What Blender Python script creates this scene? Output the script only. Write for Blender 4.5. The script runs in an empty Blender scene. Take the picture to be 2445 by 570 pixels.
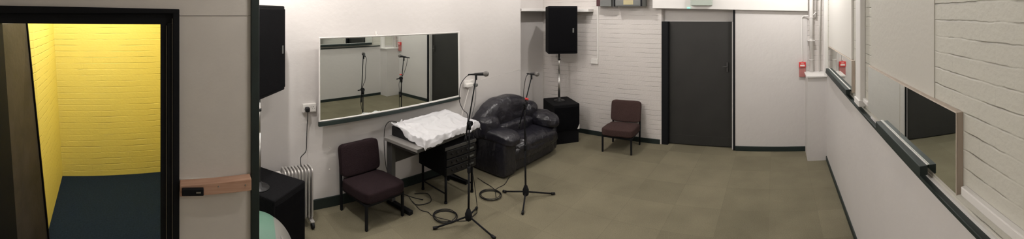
import bpy, bmesh, math, random
from mathutils import Vector, Matrix, noise

random.seed(7)
E = 2.05                      # height of the eye above the floor, m; room sizes below are in units of it
F, HY, XB = 900.0, 31.6, 1850.0   # pixels per radian, horizon row, column that looks straight at the back wall
sc = bpy.context.scene
col = sc.collection

# ------------------------------------------------------------------ camera
cd = bpy.data.cameras.new('panorama_camera')
cam = bpy.data.objects.new('panorama_camera', cd)
col.objects.link(cam)
cd.type = 'PANO'
cd.panorama_type = 'CENTRAL_CYLINDRICAL'
HALF = 1222.5 / F
cd.central_cylindrical_range_u_min = -HALF
cd.central_cylindrical_range_u_max = HALF
cd.central_cylindrical_range_v_min = -(570 - HY) / F
cd.central_cylindrical_range_v_max = HY / F
cd.central_cylindrical_radius = 1.0
cam.location = (0, 0, E)
cam.rotation_euler = (math.pi / 2, 0, -(1222.5 - XB) / F)
cd.clip_start = 0.02
sc.camera = cam

# ------------------------------------------------------------------ light and exposure
sc.view_settings.view_transform = 'Standard'
sc.view_settings.look = 'None'
sc.view_settings.gamma = 1.0
sc.view_settings.use_curve_mapping = False
sc.view_settings.exposure = -0.12
sc.cycles.use_denoising = True
sc.cycles.max_bounces = 10
sc.cycles.diffuse_bounces = 6
sc.cycles.glossy_bounces = 6
world = bpy.data.worlds.new('world')
sc.world = world
world.use_nodes = True
world.node_tree.nodes['Background'].inputs[0].default_value = (0.5, 0.5, 0.5, 1)
world.node_tree.nodes['Background'].inputs[1].default_value = 0.02


def lamp(name, lat, fwd, h, power, color, kind='POINT', size=0.08, size_y=None, rot=(0, 0, 0)):
    l = bpy.data.lights.new(name, kind)
    l.energy = power
    l.color = color
    if kind == 'POINT':
        l.shadow_soft_size = size
    elif kind == 'AREA':
        l.shape = 'RECTANGLE'
        l.size = size
        l.size_y = size_y or size
    o = bpy.data.objects.new(name, l)
    o.location = (lat * E, fwd * E, h * E)
    o.rotation_euler = rot
    col.objects.link(o)
    return o


WARM = (1.0, 0.95, 0.91)
LAMPS = [  # lat, fwd, h, watts, colour, radius
    (-1.34, 0.34, 1.44, 80, WARM, 0.025),
    (-1.30, 1.38, 1.46, 42, WARM, 0.025),
    (-1.30, 2.25, 1.46, 40, WARM, 0.025),
    (-0.70, 0.62, 1.46, 24, WARM, 0.025),
    (0.10, 2.20, 1.46, 62, (1.0, 0.97, 0.95), 0.03),
]
for q in LAMPS:
    lamp('bulb_light', *q[:5], size=q[5])
lamp('yellow_room_light', -1.75, -0.35, 1.40, 64, (1.0, 0.95, 0.86), size=0.08)


# ------------------------------------------------------------------ materials
def new_mat(name):
    m = bpy.data.materials.new(name)
    m.use_nodes = True
    nt = m.node_tree
    return m, nt, nt.nodes['Principled BSDF']


def mat(name, c, rough=0.5, metal=0.0, bump=0.0, bscale=60.0, var=0.0, vscale=8.0, spec=0.5, emit=None, estr=0.0,
        stretch=(1, 1, 1)):
    m, nt, b = new_mat(name)
    b.inputs['Base Color'].default_value = (*c, 1)
    b.inputs['Roughness'].default_value = rough
    b.inputs['Metallic'].default_value = metal
    b.inputs['Specular IOR Level'].default_value = spec
    tc = nt.nodes.new('ShaderNodeTexCoord')
    mp = nt.nodes.new('ShaderNodeMapping')
    mp.inputs['Scale'].default_value = stretch
    nt.links.new(tc.outputs['Object'], mp.inputs[0])
    if bump:
        n = nt.nodes.new('ShaderNodeTexNoise')
        n.inputs['Scale'].default_value = bscale
        n.inputs['Detail'].default_value = 6
        nt.links.new(mp.outputs[0], n.inputs['Vector'])
        bp = nt.nodes.new('ShaderNodeBump')
        bp.inputs['Strength'].default_value = bump
        bp.inputs['Distance'].default_value = 0.01
        nt.links.new(n.outputs[0], bp.inputs['Height'])
        nt.links.new(bp.outputs[0], b.inputs['Normal'])
    if var:
        n = nt.nodes.new('ShaderNodeTexNoise')
        n.inputs['Scale'].default_value = vscale
        n.inputs['Detail'].default_value = 5
        nt.links.new(mp.outputs[0], n.inputs['Vector'])
        r = nt.nodes.new('ShaderNodeMapRange')
        r.inputs['From Min'].default_value = 0.3
        r.inputs['From Max'].default_value = 0.7
        r.inputs['To Min'].default_value = 1 - var
        r.inputs['To Max'].default_value = 1 + var
        nt.links.new(n.outputs[0], r.inputs[0])
        mx = nt.nodes.new('ShaderNodeVectorMath')
        mx.operation = 'SCALE'
        mx.inputs[0].default_value = c
        nt.links.new(r.outputs[0], mx.inputs['Scale'])
        nt.links.new(mx.outputs[0], b.inputs['Base Color'])
    if emit:
        b.inputs['Emission Color'].default_value = (*emit, 1)
        b.inputs['Emission Strength'].default_value = estr
    return m


def brick_mat(name, c, swap, bw=0.225, bh=0.075, depth=0.006, strength=0.8, mortar=0.006, upright=0.13):
    """Painted brickwork: the courses are relief only. swap 'X' for walls facing along X, 'Y' for walls facing along Y."""
    m, nt, b = new_mat(name)
    b.inputs['Roughness'].default_value = 0.55
    L = nt.links.new
    tc = nt.nodes.new('ShaderNodeTexCoord')
    sx = nt.nodes.new('ShaderNodeSeparateXYZ')
    cx = nt.nodes.new('ShaderNodeCombineXYZ')
    L(tc.outputs['Object'], sx.inputs[0])
    L(sx.outputs['Y' if swap == 'X' else 'X'], cx.inputs[0])
    L(sx.outputs['Z'], cx.inputs[1])
    # wobble the joints a little
    wn = nt.nodes.new('ShaderNodeTexNoise')
    wn.inputs['Scale'].default_value = 9
    wn.inputs['Detail'].default_value = 4
    L(cx.outputs[0], wn.inputs['Vector'])
    wv = nt.nodes.new('ShaderNodeVectorMath')
    wv.operation = 'MULTIPLY_ADD'
    L(wn.outputs['Color'], wv.inputs[0])
    wv.inputs[1].default_value = (0.014, 0.014, 0)
    L(cx.outputs[0], wv.inputs[2])
    br = nt.nodes.new('ShaderNodeTexBrick')
    br.inputs['Scale'].default_value = 1
    br.inputs['Brick Width'].default_value = bw
    br.inputs['Row Height'].default_value = bh
    br.inputs['Mortar Size'].default_value = mortar
    br.inputs['Mortar Smooth'].default_value = 1.0
    br.inputs['Color1'].default_value = (1, 1, 1, 1)
    br.inputs['Color2'].default_value = (0.8, 0.8, 0.8, 1)
    br.inputs['Mortar'].default_value = (0, 0, 0, 1)
    L(wv.outputs[0], br.inputs['Vector'])
    # patches where the paint has filled the joints
    pn = nt.nodes.new('ShaderNodeTexNoise')
    pn.inputs['Scale'].default_value = 4.5
    pn.inputs['Detail'].default_value = 7
    L(cx.outputs[0], pn.inputs['Vector'])
    pr = nt.nodes.new('ShaderNodeMapRange')
    pr.inputs['From Min'].default_value = 0.44
    pr.inputs['From Max'].default_value = 0.62
    pr.inputs['To Min'].default_value = 0.10
    L(pn.outputs[0], pr.inputs[0])
    fn = nt.nodes.new('ShaderNodeTexNoise')
    fn.inputs['Scale'].default_value = 40
    fn.inputs['Detail'].default_value = 6
    L(cx.outputs[0], fn.inputs['Vector'])
    b2 = nt.nodes.new('ShaderNodeTexBrick')
    b2.inputs['Scale'].default_value = 1
    b2.inputs['Brick Width'].default_value = 50
    b2.inputs['Row Height'].default_value = bh
    b2.inputs['Mortar Size'].default_value = mortar
    b2.inputs['Mortar Smooth'].default_value = 1.0
    L(wv.outputs[0], b2.inputs['Vector'])
    av = nt.nodes.new('ShaderNodeMix')
    av.data_type = 'FLOAT'
    av.inputs[0].default_value = upright
    L(b2.outputs['Fac'], av.inputs[2])
    L(br.outputs['Fac'], av.inputs[3])
    mul = nt.nodes.new('ShaderNodeMath')
    mul.operation = 'MULTIPLY'
    L(av.outputs[0], mul.inputs[0])
    L(pr.outputs[0], mul.inputs[1])
    inv = nt.nodes.new('ShaderNodeMath')
    inv.operation = 'SUBTRACT'
    inv.inputs[0].default_value = 1
    L(mul.outputs[0], inv.inputs[1])
    add = nt.nodes.new('ShaderNodeMath')
    add.operation = 'MULTIPLY_ADD'
    L(fn.outputs[0], add.inputs[0])
    add.inputs[1].default_value = 0.35
    L(inv.outputs[0], add.inputs[2])
    bp = nt.nodes.new('ShaderNodeBump')
    bp.inputs['Strength'].default_value = strength
    bp.inputs['Distance'].default_value = depth
    L(add.outputs[0], bp.inputs['Height'])
    L(bp.outputs[0], b.inputs['Normal'])
    # faint dirt in the joints, grime in the paint
    dn = nt.nodes.new('ShaderNodeMapRange')
    dn.inputs['To Min'].default_value = 1.0
    dn.inputs['To Max'].default_value = 0.93
    L(mul.outputs[0], dn.inputs[0])
    mx = nt.nodes.new('ShaderNodeVectorMath')
    mx.operation = 'SCALE'
    mx.inputs[0].default_value = c
    L(dn.outputs[0], mx.inputs['Scale'])
    L(mx.outputs[0], b.inputs['Base Color'])
    return m


def carpet_mat():
    m, nt, b = new_mat('olive_carpet_tiles')
    b.inputs['Roughness'].default_value = 0.95
    b.inputs['Specular IOR Level'].default_value = 0.1
    L = nt.links.new
    tc = nt.nodes.new('ShaderNodeTexCoord')
    mp = nt.nodes.new('ShaderNodeMapping')
    mp.inputs['Location'].default_value = (0.06, 0.1, 0)
    L(tc.outputs['Object'], mp.inputs[0])
    br = nt.nodes.new('ShaderNodeTexBrick')
    br.offset = 0.0
    br.inputs['Scale'].default_value = 1
    br.inputs['Brick Width'].default_value = 0.5
    br.inputs['Row Height'].default_value = 0.5
    br.inputs['Mortar Size'].default_value = 0.0025
    br.inputs['Mortar Smooth'].default_value = 0.3
    br.inputs['Bias'].default_value = 0.0
    br.inputs['Color1'].default_value = (0.153, 0.138, 0.094, 1)
    br.inputs['Color2'].default_value = (0.186, 0.167, 0.115, 1)
    br.inputs['Mortar'].default_value = (0.148, 0.133, 0.091, 1)
    L(mp.outputs[0], br.inputs['Vector'])
    n1 = nt.nodes.new('ShaderNodeTexNoise')
    n1.inputs['Scale'].default_value = 2.2
    n1.inputs['Detail'].default_value = 8
    L(mp.outputs[0], n1.inputs['Vector'])
    r1 = nt.nodes.new('ShaderNodeMapRange')
    r1.inputs['From Min'].default_value = 0.3
    r1.inputs['From Max'].default_value = 0.7
    r1.inputs['To Min'].default_value = 0.88
    r1.inputs['To Max'].default_value = 1.1
    L(n1.outputs[0], r1.inputs[0])
    n2 = nt.nodes.new('ShaderNodeTexNoise')
    n2.inputs['Scale'].default_value = 130
    n2.inputs['Detail'].default_value = 4
    L(mp.outputs[0], n2.inputs['Vector'])
    r2 = nt.nodes.new('ShaderNodeMapRange')
    r2.inputs['From Min'].default_value = 0.25
    r2.inputs['From Max'].default_value = 0.75
    r2.inputs['To Min'].default_value = 0.82
    r2.inputs['To Max'].default_value = 1.18
    L(n2.outputs[0], r2.inputs[0])
    mm = nt.nodes.new('ShaderNodeMath')
    mm.operation = 'MULTIPLY'
    L(r1.outputs[0], mm.inputs[0])
    L(r2.outputs[0], mm.inputs[1])
    mx = nt.nodes.new('ShaderNodeVectorMath')
    mx.operation = 'SCALE'
    L(br.outputs['Color'], mx.inputs[0])
    L(mm.outputs[0], mx.inputs['Scale'])
    L(mx.outputs[0], b.inputs['Base Color'])
    bp = nt.nodes.new('ShaderNodeBump')
    bp.inputs['Strength'].default_value = 0.5
    bp.inputs['Distance'].default_value = 0.004
    L(n2.outputs[0], bp.inputs['Height'])
    L(bp.outputs[0], b.inputs['Normal'])
    return m


def leather_mat():
    m, nt, b = new_mat('dark_leather')
    b.inputs['Base Color'].default_value = (0.011, 0.0105, 0.016, 1)
    b.inputs['Roughness'].default_value = 0.34
    b.inputs['Specular IOR Level'].default_value = 0.6
    L = nt.links.new
    tc = nt.nodes.new('ShaderNodeTexCoord')
    n = nt.nodes.new('ShaderNodeTexNoise')
    n.inputs['Scale'].default_value = 9
    n.inputs['Detail'].default_value = 3
    n.inputs['Distortion'].default_value = 0.5
    L(tc.outputs['Object'], n.inputs['Vector'])
    v = nt.nodes.new('ShaderNodeTexVoronoi')
    v.inputs['Scale'].default_value = 220
    L(tc.outputs['Object'], v.inputs['Vector'])
    b1 = nt.nodes.new('ShaderNodeBump')
    b1.inputs['Strength'].default_value = 0.6
    b1.inputs['Distance'].default_value = 0.03
    L(n.outputs[0], b1.inputs['Height'])
    b2 = nt.nodes.new('ShaderNodeBump')
    b2.inputs['Strength'].default_value = 0.15
    b2.inputs['Distance'].default_value = 0.002
    L(v.outputs[0], b2.inputs['Height'])
    L(b1.outputs[0], b2.inputs['Normal'])
    L(b2.outputs[0], b.inputs['Normal'])
    return m


def wood_mat(name, c1, c2, axis='Y'):
    m, nt, b = new_mat(name)
    b.inputs['Roughness'].default_value = 0.6
    L = nt.links.new
    tc = nt.nodes.new('ShaderNodeTexCoord')
    mp = nt.nodes.new('ShaderNodeMapping')
    mp.inputs['Scale'].default_value = (30, 2, 30) if axis == 'Y' else (30, 30, 2)
    L(tc.outputs['Object'], mp.inputs[0])
    n = nt.nodes.new('ShaderNodeTexNoise')
    n.inputs['Scale'].default_value = 2
    n.inputs['Detail'].default_value = 8
    n.inputs['Distortion'].default_value = 0.6
    L(mp.outputs[0], n.inputs['Vector'])
    r = nt.nodes.new('ShaderNodeValToRGB')
    r.color_ramp.elements[0].position = 0.3
    r.color_ramp.elements[0].color = (*c1, 1)
    r.color_ramp.elements[1].position = 0.7
    r.color_ramp.elements[1].color = (*c2, 1)
    L(n.outputs[0], r.inputs[0])
    L(r.outputs[0], b.inputs['Base Color'])
    return m


def mirror_mat():
    m, nt, b = new_mat('mirror_glass')
    b.inputs['Base Color'].default_value = (0.80, 0.84, 0.80, 1)
    b.inputs['Metallic'].default_value = 1
    b.inputs['Roughness'].default_value = 0.005
    return m


WALL_C = (0.60, 0.575, 0.56)
MT = {
    'plaster': mat('white_plaster', WALL_C, 0.6, bump=0.25, bscale=14, var=0.02, vscale=2),
    'plaster_grey': mat('grey_board', (0.64, 0.60, 0.555), 0.6, bump=0.1, bscale=40, var=0.02),
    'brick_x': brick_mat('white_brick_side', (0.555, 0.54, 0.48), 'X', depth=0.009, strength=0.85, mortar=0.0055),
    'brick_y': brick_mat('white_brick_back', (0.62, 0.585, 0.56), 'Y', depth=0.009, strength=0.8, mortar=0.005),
    'yellow_x': brick_mat('yellow_brick_back', (0.80, 0.70, 0.20), 'X', depth=0.007, strength=0.7),
    'yellow_y': brick_mat('yellow_brick_side', (0.80, 0.70, 0.20), 'Y', depth=0.007, strength=0.7),
    'gloss': mat('white_gloss_paint', (0.74, 0.72, 0.70), 0.35, bump=0.05, bscale=20),
    'board': mat('white_board', (0.70, 0.68, 0.64), 0.4, bump=0.03, bscale=10),
    'board2': mat('painted_board', (0.535, 0.515, 0.465), 0.6, bump=0.2, bscale=30),
    'ceiling': mat('ceiling_paint', (0.6, 0.59, 0.57), 0.8),
    'carpet': carpet_mat(),
    'navy': mat('navy_carpet', (0.012, 0.023, 0.050), 0.95, bump=0.5, bscale=150, var=0.25, vscale=60, spec=0.1),
    'green': mat('dark_green_paint', (0.010, 0.019, 0.017), 0.55, bump=0.08, bscale=30, var=0.2, vscale=6),
    'black': mat('black_paint', (0.006, 0.0065, 0.008), 0.7, spec=0.2, bump=0.05, bscale=40),
    'seal': mat('pale_seal', (0.35, 0.33, 0.26), 0.5),
    'door': mat('charcoal_door', (0.019, 0.0185, 0.017), 0.6, bump=0.1, bscale=30, var=0.15, vscale=3),
    'leaf': mat('scuffed_brown_door', (0.040, 0.033, 0.033), 0.6, bump=0.2, bscale=25, var=0.3, vscale=5),
    'leather': leather_mat(),
    'fabric': mat('brown_fabric', (0.021, 0.012, 0.014), 0.95, bump=0.6, bscale=220, var=0.3, vscale=140, spec=0.15),
    'fabric2': mat('red_brown_fabric', (0.058, 0.034, 0.031), 0.95, bump=0.6, bscale=220, var=0.3, vscale=140, spec=0.15),
    'cab': mat('black_cabinet_carpet', (0.0042, 0.0042, 0.0052), 0.85, bump=0.5, bscale=180, var=0.3, vscale=90, spec=0.15),
    'grille': mat('black_grille', (0.0022, 0.0022, 0.003), 0.8, bump=0.4, bscale=300, spec=0.08),
    'plastic': mat('black_plastic', (0.006, 0.006, 0.007), 0.4, spec=0.4),
    'rubber': mat('black_rubber', (0.008, 0.008, 0.009), 0.6, spec=0.3),
    'steel': mat('steel', (0.45, 0.44, 0.42), 0.3, metal=1.0),
    'darksteel': mat('grey_painted_steel', (0.07, 0.068, 0.066), 0.4, metal=0.3),
    'silver': mat('silver_enamel', (0.52, 0.50, 0.48), 0.28, metal=0.45),
    'white': mat('white_plastic', (0.72, 0.70, 0.67), 0.35),
    'red': mat('red_plastic', (0.62, 0.045, 0.045), 0.4),
    'pink': mat('faded_pink_plastic', (0.42, 0.16, 0.15), 0.5),
    'tabletop': mat('pale_laminate', (0.20, 0.19, 0.18), 0.3),
    'cloth': mat('white_cover_cloth', (0.56, 0.555, 0.575), 0.5, bump=0.25, bscale=18),
    'inkgrey': mat('pale_grey_print', (0.42, 0.42, 0.45), 0.6),
    'ballgreen': mat('sea_green_rubber', (0.095, 0.20, 0.145), 0.45, bump=0.1, bscale=40),
    'ballgrey': mat('grey_rubber', (0.19, 0.185, 0.165), 0.45, bump=0.1, bscale=40),
    'wood': wood_mat('pink_brown_wood', (0.42, 0.23, 0.15), (0.55, 0.34, 0.24)),
    'palewood': wood_mat('pale_wood', (0.42, 0.35, 0.29), (0.52, 0.44, 0.37), 'Z'),
    'mirror': mirror_mat(),
    'maroon': mat('maroon_metal', (0.05, 0.012, 0.015), 0.4),
    'boxgrey': mat('grey_metal_box', (0.12, 0.125, 0.12), 0.4),
    'label': mat('yellow_label', (0.38, 0.33, 0.18), 0.5),
    'exitgreen': mat('lit_exit_sign', (0.02, 0.35, 0.15), 0.4, emit=(0.05, 1.0, 0.4), estr=1.2),
    'signgrey': mat('grey_green_plastic', (0.42, 0.47, 0.42), 0.5),
    'led': mat('cyan_led', (0.1, 0.8, 0.6), 0.3, emit=(0.1, 1.0, 0.7), estr=3.0),
    'mesh': mat('microphone_mesh', (0.20, 0.19, 0.18), 0.45, metal=0.8, bump=0.6, bscale=500),
    'lampglass': mat('lamp_glass', (0.9, 0.9, 0.85), 0.4, emit=(1, 0.93, 0.85), estr=1),
    'scuff': mat('scuff_mark', (0.74, 0.72, 0.69), 0.5),
    'joint': mat('board_joint', (0.36, 0.33, 0.30), 0.7),
}


# ------------------------------------------------------------------ mesh builder (all sizes in metres)
class MB:
    def __init__(self):
        self.v, self.f, self.s, self.m = [], [], [], []

    def add(self, vs, fs, smooth=False, mi=0):
        o = len(self.v)
        self.v += [Vector(p) for p in vs]
        for f in fs:
            self.f.append([i + o for i in f])
            self.s.append(smooth)
            self.m.append(mi)
        return self

    def hexa(self, b, t, mi=0):
        """four bottom and four top corners, same turn"""
        vs = list(b) + list(t)
        return self.add(vs, [(3, 2, 1, 0), (4, 5, 6, 7), (0, 1, 5, 4), (1, 2, 6, 5), (2, 3, 7, 6), (3, 0, 4, 7)], mi=mi)

    def box(self, x0, x1, y0, y1, z0, z1, mi=0):
        return self.hexa([(x0, y0, z0), (x1, y0, z0), (x1, y1, z0), (x0, y1, z0)],
                         [(x0, y0, z1), (x1, y0, z1), (x1, y1, z1), (x0, y1, z1)], mi)

    def tube(self, pts, r, n=10, mi=0, close=False):
        pts = [Vector(p) for p in pts]
        rs = r if isinstance(r, (list, tuple)) else [r] * len(pts)
        k = len(pts)
        base = len(self.v)
        prev = None
        for i, p in enumerate(pts):
            if close:
                t = pts[(i + 1) % k] - pts[i - 1]
            else:
                t = pts[min(i + 1, k - 1)] - pts[max(i - 1, 0)]
            if t.length < 1e-9:
                t = Vector((0, 0, 1))
            t.normalize()
            if prev is None:
                a = Vector((0, 0, 1)) if abs(t.z) < 0.9 else Vector((1, 0, 0))
                u = t.cross(a).normalized()
            else:
                u = (prev - t * prev.dot(t))
                if u.length < 1e-6:
                    u = t.orthogonal()
                u.normalize()
            prev = u
            w = t.cross(u)
            for j in range(n):
                a = 2 * math.pi * j / n
                self.v.append(p + (u * math.cos(a) + w * math.sin(a)) * rs[i])
        segs = k if close else k - 1
        for i in range(segs):
            a, b = base + i * n, base + ((i + 1) % k) * n
            for j in range(n):
                self.f.append([a + j, a + (j + 1) % n, b + (j + 1) % n, b + j])
                self.s.append(True)
                self.m.append(mi)
        if not close:
            self.f.append([base + j for j in reversed(range(n))])
            self.f.append([base + (k - 1) * n + j for j in range(n)])
            self.s += [False, False]
            self.m += [mi, mi]
        return self

    def lathe(self, prof, o=(0, 0, 0), n=24, axis=(0, 0, 1), mi=0):
        """prof: (radius, distance along the axis)"""
        ax = Vector(axis).normalized()
        q = Vector((0, 0, 1)).rotation_difference(ax)
        base = len(self.v)
        for r, z in prof:
            for j in range(n):
                a = 2 * math.pi * j / n
                self.v.append(Vector(o) + q @ Vector((r * math.cos(a), r * math.sin(a), z)))
        for i in range(len(prof) - 1):
            for j in range(n):
                a, b = base + i * n, base + (i + 1) * n
                self.f.append([a + j, a + (j + 1) % n, b + (j + 1) % n, b + j])
                self.s.append(True)
                self.m.append(mi)
        self.f.append([base + j for j in reversed(range(n))])
        self.f.append([base + (len(prof) - 1) * n + j for j in range(n)])
        self.s += [False, False]
        self.m += [mi, mi]
        return self

    def puff(self, c, half, p=4.0, n=14, wr=0.0, wf=6.0, seed=0, shape=None, rot=None, mi=0):
        """a stuffed cushion: a box grid pushed onto a superellipsoid, with folds; shape() bends it"""
        c = Vector(c)
        idx = {}
        vs, fs = [], []

        def vert(i, j, k):
            key = (i, j, k)
            if key in idx:
                return idx[key]
            q = Vector((2 * i / n - 1, 2 * j / n - 1, 2 * k / n - 1))
            q = Vector([math.sin(a * math.pi / 2) * 0.35 + a * 0.65 for a in q])
            d = (abs(q.x) ** p + abs(q.y) ** p + abs(q.z) ** p) ** (1 / p)
            s = q / d
            w = Vector((s.x * half[0], s.y * half[1], s.z * half[2]))
            if shape:
                w = shape(s, w)
            if wr:
                nn = noise.fractal(Vector((w.x, w.y, w.z)) * wf + Vector((seed * 3.1, seed, 0)), 1.0, 2.0, 4)
                w += Vector((s.x / half[0], s.y / half[1], s.z / half[2])).normalized() * nn * wr
            if rot:
                w = rot @ w
            idx[key] = len(vs)
            vs.append(c + w)
            return idx[key]

        for a in range(n):
            for b in range(n):
                for side in (0, n):
                    for ax in range(3):
                        def g(u, v):
                            t = [0, 0, 0]
                            t[ax] = side
                            t[(ax + 1) % 3] = u
                            t[(ax + 2) % 3] = v
                            return vert(*t)
                        q = [g(a, b), g(a + 1, b), g(a + 1, b + 1), g(a, b + 1)]
                        fs.append(q if side else q[::-1])
        return self.add(vs, fs, smooth=True, mi=mi)

    def grid(self, fn, nu, nv, mi=0, smooth=True):
        vs = [fn(i / nu, j / nv) for j in range(nv + 1) for i in range(nu + 1)]
        fs = [(j * (nu + 1) + i, j * (nu + 1) + i + 1, (j + 1) * (nu + 1) + i + 1, (j + 1) * (nu + 1) + i)
              for j in range(nv) for i in range(nu)]
        return self.add(vs, fs, smooth=smooth, mi=mi)

    def build(self, name, mats, parent=None, bevel=0.0, segs=2, loc=None, rz=0.0):
        me = bpy.data.meshes.new(name)
        me.from_pydata([tuple(p) for p in self.v], [], self.f)
        if not isinstance(mats, (list, tuple)):
            mats = [mats]
        for k in mats:
            me.materials.append(MT[k])
        me.polygons.foreach_set('use_smooth', self.s)
        me.polygons.foreach_set('material_index', self.m)
        me.update()
        o = bpy.data.objects.new(name, me)
        col.objects.link(o)
        if parent is not None:
            o.parent = parent
        if loc is not None:
            o.location = loc
            o.rotation_euler.z = rz
        if bevel:
            b = o.modifiers.new('bevel', 'BEVEL')
            b.width = bevel
            b.segments = segs
            b.limit_method = 'ANGLE'
            b.angle_limit = math.radians(40)
        return o


def ebox(x0, x1, y0, y1, z0, z1, mi=0, mb=None):
    mb = mb or MB()
    return mb.box(x0 * E, x1 * E, y0 * E, y1 * E, z0 * E, z1 * E, mi)


def tag(o, label, cat, group=None, kind=None):
    o['label'] = label
    o['category'] = cat
    if group:
        o['group'] = group
    if kind:
        o['kind'] = kind
    return o


def thing(name, label, cat, loc, rz=0.0, group=None):
    o = bpy.data.objects.new(name, None)
    o.empty_display_size = 0.1
    col.objects.link(o)
    o.location = loc
    o.rotation_euler.z = rz
    return tag(o, label, cat, group)


def struct(o, label=None, cat=None):
    o['kind'] = 'structure'
    if label:
        o['label'] = label
        o['category'] = cat
    return o


def EV(lat, fwd, h):
    return Vector((lat * E, fwd * E, h * E))


def on_x(x, y, lat):
    """the point on the plane X = lat (units of E) seen at a pixel of the photograph"""
    a = (x - XB) / F
    d = lat / math.sin(a)
    return EV(lat, d * math.cos(a), 1 - (y - HY) * d / F)


def on_y(x, y, fwd):
    a = (x - XB) / F
    d = fwd / math.cos(a)
    return EV(d * math.sin(a), fwd, 1 - (y - HY) * d / F)


def at_d(x, y, d):
    a = (x - XB) / F
    return EV(d * math.sin(a), d * math.cos(a), 1 - (y - HY) * d / F)


# ================================================================== the room
TOP = 1.54
DL, DB, DR = 1.807, 2.752, 0.353      # left wall, back wall, lower right wall
UR = 0.362                            # upper right wall
DP = 1.08                             # wall with the doorway to the yellow room
struct(ebox(-2.0, 0.46, -0.80, 2.86, -0.05, 0.0).build('floor', 'carpet'), 'olive grey carpet tile floor of the rehearsal room', 'floor')
struct(ebox(-2.05, 0.46, -0.80, 2.86, TOP, TOP + 0.05).build('ceiling', 'ceiling'), 'pale ceiling above the room', 'ceiling')
# left wall, the recess at its far end
struct(ebox(-2.0, -DL, 0.02, 2.26, 0, TOP).build('wall_left', 'plaster'), 'white plastered wall behind the sofa and large mirror', 'wall')
struct(ebox(-2.04, -1.943, 2.26, 2.86, 0, TOP).build('wall_recess', 'plaster'), 'white plastered recess in the far left corner', 'wall')
# alcove side, the wall with the doorway
struct(ebox(-1.81, -1.135, -0.02, 0.03, 0, TOP).build('wall_alcove', 'plaster'), 'white side of the alcove behind the dark post', 'wall')
struct(ebox(-1.14, -DP, -0.012, 0.197, 0, TOP).build('wall_partition', 'plaster_grey'), 'grey white partition beside the doorway', 'wall')
struct(ebox(-DP, -1.0745, -0.010, 0.180, 0, 0.529).build('trim_1', 'plaster_grey'), 'thicker lower board of the grey partition', 'trim')
struct(ebox(-DP - 0.002, -1.0785, -0.010, 0.196, 0.9925, 0.9945).build('trim_2', 'joint'), 'thin joint high on the grey partition', 'trim')
struct(ebox(-1.142, -1.070, 0.1965, 0.221, 0, TOP).build('trim_3', 'green', bevel=0.004), 'dark green post at the end of the partition', 'trim')
struct(ebox(-1.14, -DP, -0.62, -0.012, 0.985, TOP).build('wall_above_doorway', 'plaster_grey'), 'grey white wall above the doorway', 'wall')
struct(ebox(-1.14, -DP, -0.80, -0.62, 0, TOP).build('wall_beside_doorway', 'plaster_grey'), 'grey white wall beyond the doorway', 'wall')
# rear wall behind the camera
struct(ebox(-1.14, 0.46, -0.85, -0.80, 0, TOP).build('wall_rear', 'plaster'), 'white rear wall', 'wall')
# back wall: brick, door, panel
XD0, XD1 = -0.853, -0.300
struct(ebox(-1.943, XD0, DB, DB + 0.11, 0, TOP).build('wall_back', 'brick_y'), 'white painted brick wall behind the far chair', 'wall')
struct(ebox(XD1, 0.238, DB - 0.016, DB + 0.11, 0, TOP).build('wall_back_panel', 'plaster'), 'smooth white panel beside the charcoal door', 'wall')
struct(ebox(0.238, 0.46, DB - 0.012, DB + 0.11, 0, TOP).build('wall_back_corner', 'brick_y'), 'white brick strip behind the pipes', 'wall')
struct(ebox(XD0, XD1, DB + 0.052, DB + 0.11, 0.937, TOP).build('wall_over_door', 'plaster'), 'white strip of wall over the charcoal door', 'wall')
# beam along the top of the back wall
m = MB()
hb0, hb1 = 1.038, 1.0146
m.hexa([EV(-0.91, 2.703, hb0), EV(0.238, 2.703, hb1), EV(0.238, DB + 0.02, hb1), EV(-0.91, DB + 0.02, hb0)],
       [EV(-0.91, 2.703, 1.15), EV(0.238, 2.703, 1.15), EV(0.238, DB + 0.02, 1.15), EV(-0.91, DB + 0.02, 1.15)])
struct(m.build('trim_beam', 'gloss', bevel=0.004), 'white boxed beam above the charcoal door', 'beam')
# right wall: thick lower half, brick upper half
struct(ebox(DR, 0.46, -0.80, DB, 0, 0.60).build('wall_right_lower', 'plaster'), 'smooth white lower half of the right wall', 'wall')
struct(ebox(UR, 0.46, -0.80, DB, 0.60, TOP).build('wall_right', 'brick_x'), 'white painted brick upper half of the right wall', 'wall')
m = ebox(0.343, UR, -0.80, 2.535, 0.5965, 0.6065)
struct(m.build('trim_rail', 'green', bevel=0.003), 'dark green rail along the right wall', 'rail')
struct(ebox(0.3570, UR, -0.80, 1.375, 0.6065, 0.6135).build('trim_bead', 'gloss'), 'thin white bead above the dark green rail', 'trim')
# white ledge trunking along the right wall
struct(ebox(0.3495, UR, -0.80, 0.650, 0.6440, 0.6615).build('trim_ledge', 'gloss', bevel=0.004), 'white ledge on the brick near the end of the mirror', 'trim')
struct(ebox(0.3495, UR, 1.395, 1.470, 0.6440, 0.6615).build('trim_ledge_short', 'gloss', bevel=0.004), 'short white ledge between the two wall mirrors', 'trim')
m = ebox(0.339, UR, 1.475, 1.555, 0.640, TOP)
struct(m.build('trim_duct', 'gloss', bevel=0.006), 'white boxed duct rising between the two wall mirrors', 'trim')
m = ebox(0.333, UR, 1.470, 1.560, 0.625, 0.650)
struct(m.build('trim_duct_foot', 'gloss', bevel=0.004), 'foot of the white boxed duct', 'trim')
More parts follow.
